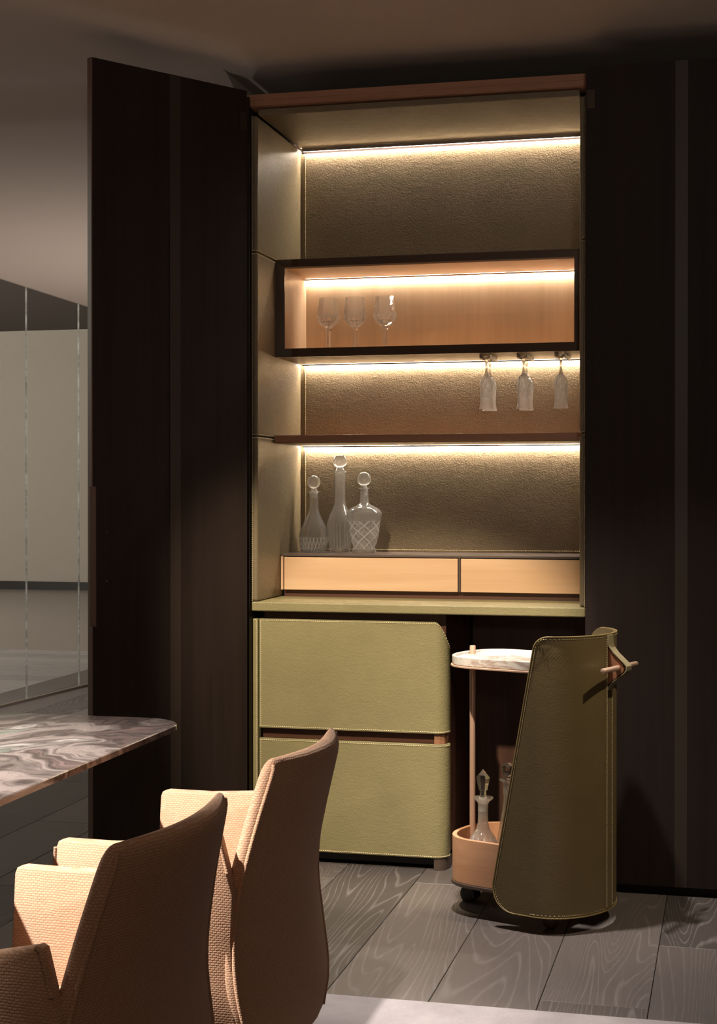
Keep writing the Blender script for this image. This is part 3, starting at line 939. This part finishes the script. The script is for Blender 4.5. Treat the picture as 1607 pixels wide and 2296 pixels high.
# hanging flutes and their rails
RZ = BZ0 - 0.0004
rails = []
for i, (x, lab) in enumerate(((-0.836, 'small dark stemware rail under the display box, holding the left pair of flutes'),
                              (-0.706, 'small dark stemware rail under the display box, holding the middle pair of flutes'),
                              (-0.576, 'small dark stemware rail under the display box, holding the single right flute'))):
    r = thing('stemware_rail', lab, 'glass rack', (x, 0.30, RZ), 0.0, 'stemware rails under the display box')
    for s in (-1, 1):
        m = MB().prism([(s * 0.0125, -0.0150), (s * 0.0175, -0.0150), (s * 0.0175, 0.0), (s * 0.0160, 0.0), (s * 0.0160, -0.0135), (s * 0.0125, -0.0135)], -0.06, 0.135, lambda a, b, c: (a, c, b))
        m.build('track', 'bronze_dark', r, local=True)
fl = thing('champagne_flute', 'cut crystal flute hanging upside down, nearer of the left pair', 'glass', (-0.836, 0.2830, RZ - 0.0122), 0.0, 'flutes hanging under the display box')
# local z goes down: foot at 0, rim at -0.18
fo = [(0.0, 0.0078), (0.0148, 0.0078), (0.0155, 0.0064), (0.010, 0.0012), (0.0048, -0.004), (0.0, -0.004)]
MB().lathe(list(reversed(fo)), 40).build('foot', 'crystal', fl, smooth=40, local=True)
MB().lathe(list(reversed([(0.0, -0.0035), (0.0046, -0.0035), (0.0065, -0.012), (0.0042, -0.018), (0.0036, -0.032), (0.0046, -0.050), (0.0085, -0.060), (0.0, -0.060)])), 24).build('stem', 'crystal', fl, smooth=40, local=True)
bo = [(0.0082, -0.0595), (0.0150, -0.066), (0.0215, -0.077), (0.0238, -0.092), (0.0232, -0.110), (0.0218, -0.130), (0.0215, -0.150), (0.0228, -0.165), (0.0262, -0.178)]
bi = [(r - 0.0017, z) for r, z in reversed(bo[1:])] + [(0.006, -0.069), (0.0, -0.069)]


def flute_cut(a, z):
    if -0.125 < z < -0.068:
        return 1.0 - 0.03 * (1 - min(abs(math.sin(4 * a + z * 95)), abs(math.sin(4 * a - z * 95))))
    if z < -0.150: return 1.0
    return 1.0 - 0.012 * abs(math.sin(8 * a))


ob = smooth_prof(bo, 4); ib = smooth_prof(bi[:-1], 3) + [(0.0, -0.069)]
MB().lathe([(0.0, -0.0595)] + ob + ib, 96, mod=flute_cut).build('bowl', 'flute_crystal', fl, smooth=40, local=True)
for (x, y, lab) in ((-0.8395, 0.385, 'cut crystal flute hanging upside down, farther of the left pair'),
                    (-0.7055, 0.283, 'cut crystal flute hanging upside down, nearer of the middle pair'),
                    (-0.7085, 0.385, 'cut crystal flute hanging upside down, farther of the middle pair'),
                    (-0.5760, 0.283, 'cut crystal flute hanging alone, rightmost under the display box')):
    c = copy_tree(fl); c.location.x = x; c.location.y = y; c['label'] = lab

# ------------------------------------------------------------------ bar cart
CA = R(-20)
cu = Vector((math.cos(CA), math.sin(CA))); cv = Vector((-math.sin(CA), math.cos(CA)))
C0 = Vector((-0.352, -0.515)) + cv * 0.008
cart = thing('bar_cart', 'olive leather wrapped bar cart with marble tray and wooden lower box', 'bar cart', (C0.x, C0.y, 0.0), CA)
HW = 0.198


def shell_plan(ue):
    """plan path (u,v) from the near front edge round the back to the far front edge"""
    pts = []
    if ue >= 0.15:
        n1 = 6
        for i in range(n1): pts.append((-0.15 - (ue - 0.15) * (1 - i / n1), -HW))
        for i in range(41):
            a = -math.pi / 2 + math.pi * i / 40
            pts.append((-0.15 + 0.15 * math.cos(a), HW * math.sin(a)))
        for i in range(1, n1 + 1): pts.append((-0.15 - (ue - 0.15) * (i / n1), HW))
    else:
        d = math.asin((0.15 - ue) / 0.15)
        for i in range(53):
            a = -math.pi / 2 + d + (math.pi - 2 * d) * i / 52
            pts.append((-0.15 + 0.15 * math.cos(a), HW * math.sin(a)))
    return pts


ZB, ZT = 0.050, 0.857


def edge_u(z):
    t = (z - ZB) / (ZT - ZB)
    ue = 0.292 - 0.152 * t
    rt, rb = 0.035, 0.085
    if z > ZT - rt: k = (z - (ZT - rt)) / rt; ue -= rt * (1 - math.sqrt(max(0, 1 - k * k)))
    if z < ZB + rb: k = ((ZB + rb) - z) / rb; ue -= rb * (1 - math.sqrt(max(0, 1 - k * k)))
    return ue


zs_ = [ZB + 0.085 * (1 - math.cos(R(90 * i / 8))) for i in range(9)] + [ZB + 0.085 + (ZT - 0.035 - ZB - 0.085) * i / 10 for i in range(1, 11)] + [ZT - 0.035 + 0.035 * math.sin(R(90 * i / 6)) for i in range(1, 7)]
outer = [[(u, v, z) for (u, v) in shell_plan(edge_u(z))] for z in zs_]
T = 0.010


def shrink(p):
    u, v, z = p
    if u < -0.15: return (u, v * (HW - T) / HW, z)
    return (-0.15 + (u + 0.15) * (0.15 - T) / 0.15, v * (HW - T) / HW, z)


sm = MB()
rows = outer + [[shrink(p) for p in r] for r in reversed(outer)]
sm.grid(rows, close_v=True)
n = len(outer[0]); k = len(outer)
for j in (0, n - 1):
    for i in range(k - 1):
        a, b = i * n + j, (i + 1) * n + j; c, d = (2 * k - 2 - i) * n + j, (2 * k - 1 - i) * n + j
        sm.f.append((a, b, c, d))
shell = sm.build('leather_shell', 'olive_leather_smooth', cart, smooth=50, local=True)
loop = [r[0] for r in outer] + outer[-1][1:-1] + [r[-1] for r in reversed(outer)] + list(reversed(outer[0][1:-1]))
loop = [Vector(p) for p in loop]
cl = [loop[0]]
for p in loop[1:]:
    if (p - cl[-1]).length > 0.004: cl.append(p)
MB().tube(cl, 0.0022, 6, closed=True).build('piping', 'dark_leather_edge', shell, smooth=60, local=True)


def inset(p, d=0.0065):
    u, v, z = p
    return Vector((u, v, z))


st = MB()
ins = []
for z in zs_[2:-1]:
    zz = min(max(z, ZB + 0.007), ZT - 0.007)
    ins.append((-(edge_u(z) - 0.0065), -HW - 0.0003, zz))
st.stitch(ins)
st.stitch([(-(edge_u(z) - 0.0065), HW + 0.0003, min(max(z, ZB + 0.007), ZT - 0.007)) for z in zs_[2:-1]])
pl = [p for p in shell_plan(0.16)]
st.stitch([(u * 1.0 + 0.0004, v * 1.001, ZT - 0.007) for u, v in pl[9:-9]]).stitch([(u + 0.0004, v * 1.001, ZB + 0.007) for u, v in pl[3:-3]])
st.build('stitching', 'thread_dark', shell, local=True)


def back_u(v):
    return -0.15 + 0.15 * math.sqrt(max(0, 1 - (v / HW) ** 2))


# upright leather strip on the back with its stitching
rows = []
for v in (-0.024, -0.022, -0.012, 0.0, 0.012, 0.022, 0.024):
    e = 0.0002 if abs(v) > 0.023 else 0.0022
    rows.append([(back_u(v) + e, v, ZB + 0.004), (back_u(v) + e, v, ZT + 0.001)])
strip = MB().grid(rows).build('back_strip', 'olive_leather_smooth', shell, smooth=60, local=True)
st = MB()
for v in (-0.018, 0.018): st.stitch([(back_u(v) + 0.0024, v, ZB + 0.01), (back_u(v) + 0.0024, v, ZT - 0.012)])
st.build('stitching', 'thread', shell, local=True)
# strap handle: leather band kinked outwards over a wooden wedge, with a turned bar through it
hz0, hz1, hzm, out = 0.700, 0.822, 0.762, 0.060
wv = 0.0175
pathh = [(0.0022, ZT - 0.002), (0.0030, hz1 + 0.010), (0.006, hz1), (0.020, hz1 - 0.018), (out - 0.008, hzm + 0.014), (out, hzm + 0.005), (out, hzm - 0.006), (out - 0.008, hzm - 0.016), (0.018, hz0 + 0.020), (0.006, hz0 + 0.006), (0.003, hz0 - 0.006)]
rows = []
for i, (a, z) in enumerate(pathh):
    rows.append([(a, -wv, z), (a + 0.0035, -wv, z), (a + 0.0035, wv, z), (a, wv, z)])
hs = MB(); hs.grid(rows, close_u=True); nn = len(rows)
hs.f.append((0, 1, 2, 3)); hs.f.append(tuple((nn - 1) * 4 + i for i in (3, 2, 1, 0)))
strap = hs.build('handle_strap', 'strap_leather', cart, smooth=40, local=True)
wp = [(0.0024, hz1 - 0.006), (0.018, hz1 - 0.020), (out - 0.011, hzm + 0.010), (out - 0.006, hzm), (out - 0.011, hzm - 0.012), (0.017, hz0 + 0.023), (0.0024, hz0 + 0.010)]
MB().prism(wp, -0.013, 0.013, lambda a, b, c: (a, c, b)).build('handle_wedge', 'tan_leather', strap, local=True)
MB().tube([(0.034, -0.118, hzm - 0.001), (0.034, -0.117, hzm - 0.001), (0.034, 0.117, hzm - 0.001), (0.034, 0.118, hzm - 0.001)], [0.0066, 0.0078, 0.0078, 0.0066], 20).build('handle_bar', 'rose_metal', strap, smooth=50, local=True)


# lower wooden box and marble tray: D-shaped plan, rounded towards the pole
def d_plan(r, off=0.0, n=28, front=-0.105):
    uc = -0.358
    pts = [(front, -r - off)]
    for i in range(n + 1):
        a = -math.pi / 2 - math.pi * i / n
        ca, sa = math.cos(a), math.sin(a)
        e = 2.0 / 2.5
        pts.append((uc + math.copysign(abs(ca) ** e, ca) * (0.135 + off), math.copysign(abs(sa) ** e, sa) * (r + off)))
    pts.append((front, r + off))
    return pts


bxm = MB()
o_ = d_plan(0.150); i_ = d_plan(0.150, -0.013, front=-0.118)
nb = len(o_)
z0, z1, zf = 0.098, 0.232, 0.110
v = [(u, w, z0) for u, w in o_] + [(u, w, z1) for u, w in o_] + [(u, w, z1) for u, w in i_] + [(u, w, zf) for u, w in i_]
f = [tuple(range(nb - 1, -1, -1))]
for q_ in range(3):
    f += [(q_ * nb + i, q_ * nb + (i + 1) % nb, (q_ + 1) * nb + (i + 1) % nb, (q_ + 1) * nb + i) for i in range(nb)]
f.append(tuple(3 * nb + i for i in range(nb)))
bxm.add(v, f).build('lower_box', 'cart_oak', cart, local=True, bevel=0.0015)
MB().prism(d_plan(0.150, 0.004), 0.086, 0.0978).build('base_plate', 'taupe_lacquer', cart, local=True, bevel=0.003)
MB().prism(d_plan(0.150, 0.005), 0.744, 0.7505).build('tray_rim', 'rose_metal', cart, local=True, bevel=0.002)
tm = MB()
o_ = d_plan(0.150, 0.001); i_ = d_plan(0.150, -0.010, front=-0.118)
v = [(u, w, 0.7507) for u, w in o_] + [(u, w, 0.778) for u, w in o_] + [(u, w, 0.778) for u, w in i_] + [(u, w, 0.768) for u, w in i_]
f = [tuple(range(nb - 1, -1, -1))]
for q_ in range(3):
    f += [(q_ * nb + i, q_ * nb + (i + 1) % nb, (q_ + 1) * nb + (i + 1) % nb, (q_ + 1) * nb + i) for i in range(nb)]
f.append(tuple(3 * nb + i for i in range(nb)))
tm.add(v, f).build('marble_tray', 'white_marble', cart, local=True, bevel=0.003)
MB().tube([(-0.476, 0.034, 0.111), (-0.476, 0.034, 0.792), (-0.476, 0.034, 0.794)], [0.0092, 0.0092, 0.0082], 24).build('pole', 'rose_metal', cart, smooth=50, local=True)


def caster(u, v, rot, style):
    if style == 'ball':
        hp = MB().lathe([(0.0, 0.0), (0.010, 0.0), (0.021, 0.006), (0.025, 0.018), (0.027, 0.040), (0.027, 0.0858), (0.0, 0.0858)], 32, c=(u, v, 0))
        hp.build('caster', 'taupe_lacquer', cart, smooth=40, local=True)
        return
    stem = MB().lathe([(0.0, 0.04), (0.008, 0.04), (0.008, 0.076), (0.018, 0.078), (0.018, 0.0858), (0.0, 0.0858)], 24, c=(u, v, 0))
    stem.box(u - 0.020, u + 0.016, v - 0.008, v + 0.008, 0.036, 0.062)
    cst = stem.build('caster', 'bronze_dark', cart, smooth=40, local=True)
    for s in (-1, 1):
        MB().tube([(u - 0.006, v + s * 0.010, 0.025), (u - 0.006, v + s * 0.0205, 0.025)], 0.025, 28).build('wheel', 'black_rubber', cst, smooth=50, local=True)


caster(-0.470, 0.02, 0, 'wheel')
caster(-0.135, -0.108, 0, 'ball')
caster(-0.135, 0.108, 0, 'ball')


# decanters carried in the cart box
def cart_pt(u, v):
    p = C0 + cu * u + cv * v
    return (p.x, p.y)


px, py = cart_pt(-0.395, -0.045)
k1 = thing('decanter', 'ship-style decanter with pointed stopper, left one in the cart box', 'decanter', (px, py, 0.1103), 0.0, 'decanters in the cart box')
body = smooth_prof([(0.036, 0.0), (0.047, 0.010), (0.050, 0.035), (0.049, 0.070), (0.044, 0.095), (0.033, 0.118), (0.020, 0.138), (0.0155, 0.165), (0.0155, 0.200), (0.0175, 0.217), (0.0300, 0.228), (0.0310, 0.2325)], 4)
MB().lathe(shell_profile(body, 0.0032, 0.008), 120, mod=lambda a, z: 1.0 + (0.03 * (abs(math.sin(6 * a + z * 70)) + abs(math.sin(6 * a - z * 70)) - 1.0) if 0.01 < z < 0.115 else 0)).build('body', 'ship_crystal', k1, smooth=40, local=True)
MB().lathe([(0.0, 0.190), (0.0115, 0.190), (0.0135, 0.2327), (0.0, 0.2327)], 30).build('stopper_plug', 'frosted_glass', k1, smooth=50, local=True)
MB().lathe([(0.0, 0.2328), (0.0100, 0.2328), (0.0095, 0.252), (0.0130, 0.254), (0.0205, 0.290), (0.0198, 0.294), (0.0, 0.318)], 36, mod=facet(6, 1.0)).build('stopper', 'crystal', k1, smooth=12, local=True)
px, py = cart_pt(-0.346, 0.028)
k2 = thing('decanter', 'slender-necked decanter with faceted ball stopper beside the leather shell of the cart', 'decanter', (px, py, 0.1103), 0.0, 'decanters in the cart box')
body = smooth_prof([(0.026, 0.0), (0.034, 0.008), (0.036, 0.030), (0.036, 0.070), (0.033, 0.110), (0.026, 0.150), (0.019, 0.185), (0.0155, 0.215), (0.0165, 0.258), (0.019, 0.272), (0.0275, 0.277), (0.028, 0.281)], 4)
MB().lathe(shell_profile(body, 0.003, 0.008), 96, mod=lambda a, z: 1.0 + (0.02 * abs(math.sin(6 * a)) if 0.01 < z < 0.2 else 0)).build('body', 'ribbed_crystal', k2, smooth=40, local=True)
MB().lathe([(0.0, 0.235), (0.0105, 0.235), (0.0135, 0.282), (0.008, 0.284), (0.008, 0.290), (0.0, 0.290)], 30).build('stopper_plug', 'crystal', k2, smooth=50, local=True)
bm = bmesh.new(); bmesh.ops.create_icosphere(bm, subdivisions=2, radius=0.0225)
me = bpy.data.meshes.new('stopper'); bmesh.ops.translate(bm, verts=bm.verts, vec=(0, 0, 0.3105)); bm.to_mesh(me); bm.free()
me.materials.append(M['crystal']); o = bpy.data.objects.new('stopper', me); COL.objects.link(o); o.parent = k2

# ------------------------------------------------------------------ dining table
tb = thing('dining_table', 'dining table with swirling purple-grey and green marble top', 'table', (-1.86, -3.10, 0.0))


def table_poly(inset):
    pts = []
    x0, x1, y0, y1 = -2.50 + inset, -1.212 - inset, -4.60 + inset, -1.630 - inset
    cx_, cy_, a, b = (x0 + x1) / 2, (y0 + y1) / 2, (x1 - x0) / 2, (y1 - y0) / 2
    r = 0.10
    for (qx, qy, st) in ((1, 1, 0), (-1, 1, 90), (-1, -1, 180), (1, -1, 270)):
        for i in range(13):
            t = R(st + 90 * i / 12)
            pts.append((cx_ + qx * (a - r) + r * math.cos(t), cy_ + qy * (b - r) + r * math.sin(t)))
    out = []
    for (x, y) in pts:
        bow = 0.022 * ((y - cy_) / b) ** 2
        out.append((x - math.copysign(bow, x - cx_), y - 0.02 * math.copysign(((x - cx_) / a) ** 2, y - cy_)))
    return out


pa = table_poly(0.0); pb = table_poly(0.010)
n = len(pa)
mb = MB()
v = [(x, y, 0.718) for x, y in table_poly(0.06)] + [(x, y, 0.7265) for x, y in pa] + [(x, y, 0.738) for x, y in pa] + [(x, y, 0.740) for x, y in table_poly(0.002)]
f = [tuple(range(n - 1, -1, -1)), tuple(3 * n + i for i in range(n))]
for q_ in range(3):
    f += [(q_ * n + i, q_ * n + (i + 1) % n, (q_ + 1) * n + (i + 1) % n, (q_ + 1) * n + i) for i in range(n)]
mb.add(v, f).build('tabletop', 'table_marble', tb)
box('pedestal', 'bronze_dark', tb, -2.15, -1.70, -4.1, -3.3, 0.03, 0.7178, bevel=0.02)
box('base_plate', 'bronze_dark', tb, -2.25, -1.60, -4.3, -3.1, 0.0122, 0.0298, bevel=0.004)


# ------------------------------------------------------------------ armchairs
def lerp_tab(tab, z):
    for (a, va), (b, vb) in zip(tab[:-1], tab[1:]):
        if z <= b:
            t = (z - a) / (b - a); t = max(0, min(1, t)); return va + (vb - va) * t
    return tab[-1][1]


def smooth_tab(tab):
    pts = smooth_prof([(v + 10, z) for z, v in tab], 8)
    return [(z, v - 10) for v, z in pts]


XE = smooth_tab([(0.235, 0.190), (0.30, 0.177), (0.40, 0.157), (0.50, 0.147), (0.57, 0.152), (0.65, 0.168), (0.72, 0.185), (0.805, 0.208)])
WW = smooth_tab([(0.235, 0.080), (0.25, 0.135), (0.27, 0.176), (0.30, 0.212), (0.34, 0.238), (0.40, 0.248), (0.47, 0.246), (0.57, 0.232), (0.65, 0.216), (0.72, 0.202), (0.79, 0.187), (0.805, 0.181)])
KK = [(0.235, 0.55), (0.45, 0.6), (0.6, 0.85), (0.805, 1.35)]


def make_chair(loc, rz, label):
    ch = thing('dining_armchair', label, 'chair', loc, rz, 'tan dining armchairs along the marble table')
    # backrest shell
    zl = [0.240, 0.247, 0.262] + [0.30 + (0.77 - 0.30) * i / 18 for i in range(19)] + [0.785, 0.795, 0.801, 0.804]
    rows = []
    NY = 22
    for z in zl:
        w = lerp_tab(WW, z); xe = lerp_tab(XE, z); kk = lerp_tab(KK, z); xb = xe + kk * w * w
        ts = 1.0
        for (zc, t) in ((0.785, 0.93), (0.795, 0.72), (0.801, 0.46), (0.804, 0.18)):
            if z >= zc - 1e-6: ts = t
        for (zc, t) in ((0.262, 0.9), (0.247, 0.6), (0.240, 0.2)):
            if z <= zc + 1e-6: ts = t
        row_o = []; row_i = []
        for j in range(NY + 1):
            y = -w + 2 * w * j / NY
            x = xb - kk * y * y
            th = (0.052 - 0.026 * abs(y / w) ** 2.5)
            mid = x - th / 2
            row_o.append((mid + th / 2 * ts, y, z)); row_i.append((mid - th / 2 * ts, y, z))
        e0 = [(row_o[0][0] * 0.5 + row_i[0][0] * 0.5, row_o[0][1] - 0.007 * ts, z)]
        e1 = [(row_o[-1][0] * 0.5 + row_i[-1][0] * 0.5, row_o[-1][1] + 0.007 * ts, z)]
        rows.append(row_o + e1 + list(reversed(row_i)) + e0)
    mb = MB(); mb.grid(rows, close_u=True); nc = len(rows[0])
    mb.f.append(tuple(range(nc - 1, -1, -1))); mb.f.append(tuple((len(rows) - 1) * nc + i for i in range(nc)))
    back = mb.build('backrest', 'woven_fabric', ch, smooth=70, local=True)
    for side in (0, NY):
        s = -1 if side == 0 else 1
        pts = [(r[side][0] - 0.001, r[side][1] + s * 0.001, r[side][2]) for r in rows[2:-2]]
        MB().tube(pts, 0.0042, 8).build('piping', 'woven_fabric', back, smooth=70, local=True)
    # arms: side panels with a notch towards the back
    for s in (-1, 1):
        out = [(-0.208, 0.245), (-0.200, 0.40), (-0.192, 0.56), (-0.188, 0.640), (-0.184, 0.650), (-0.174, 0.653), (-0.08, 0.653), (0.03, 0.660), (0.098, 0.674), (0.114, 0.678), (0.121, 0.674), (0.125, 0.660), (0.137, 0.615), (0.149, 0.578), (0.146, 0.50), (0.150, 0.40), (0.156, 0.33), (0.140, 0.285), (0.115, 0.255)]
        cxm, czm = -0.03, 0.45
        rows = []
        for (yy, k) in ((0.2205, 0.0045), (0.2225, 0.0018), (0.226, 0.0), (0.244, 0.0), (0.249, 0.0018), (0.252, 0.0045)):
            ring = []
            for i, (x, z) in enumerate(out):
                a = Vector(out[i - 1]); b = Vector(out[(i + 1) % len(out)]); d = (b - a).normalized(); nrm = Vector((d.y, -d.x))
                flare = 0.010 * max(0, (0.66 - z) / 0.4)
                ring.append((x + nrm.x * k, s * (yy + (flare if yy > 0.22 else 0) * 0), z + nrm.y * k))
            rows.append(ring)
        mb = MB(); mb.grid(rows, close_u=True); nc = len(out)
        mb.f.append(tuple(range(nc))); mb.f.append(tuple((len(rows) - 1) * nc + i for i in range(nc)))
        arm = mb.build('armrest', 'woven_fabric', ch, smooth=55, local=True)
        pts = [(x, s * 0.2495, z) for (x, z) in out[9:13]]
        pts2 = [(x, s * 0.2495, z) for (x, z) in [(-0.211, 0.30)] + out[1:4]]
        MB().tube(pts, 0.0036, 8).build('piping', 'woven_fabric', arm, smooth=70, local=True)
        MB().tube(pts2, 0.0036, 8).build('piping', 'woven_fabric', arm, smooth=70, local=True)
    # seat
    sb = MB().box(-0.190, 0.135, -0.2195, 0.2195, 0.255, 0.400).build('seat_base', 'woven_fabric', ch, local=True, bevel=0.012, segs=3)
    MB().box(-0.186, 0.116, -0.2185, 0.2185, 0.4005, 0.470).build('seat_cushion', 'woven_fabric', ch, local=True, bevel=0.022, segs=4)
    for sx, sy in ((-1, -1), (-1, 1), (1, -1), (1, 1)):
        tx = 0.128 if sx > 0 else -0.165; bx_ = 0.158 if sx > 0 else -0.19
        MB().tube([(tx, sy * 0.180, 0.2545), (bx_, sy * 0.198, 0.0160), (bx_, sy * 0.198, 0.0150)], [0.021, 0.0125, 0.0115], 16).build('leg', 'dark_oak_legs', ch, smooth=50, local=True)
    return ch


make_chair((-0.971, -2.276, 0), R(-2), 'tan woven dining armchair nearer the green drawers')
make_chair((-0.978, -2.945, 0), R(-3.5), 'tan woven dining armchair nearest the camera, cut off at the frame bottom')
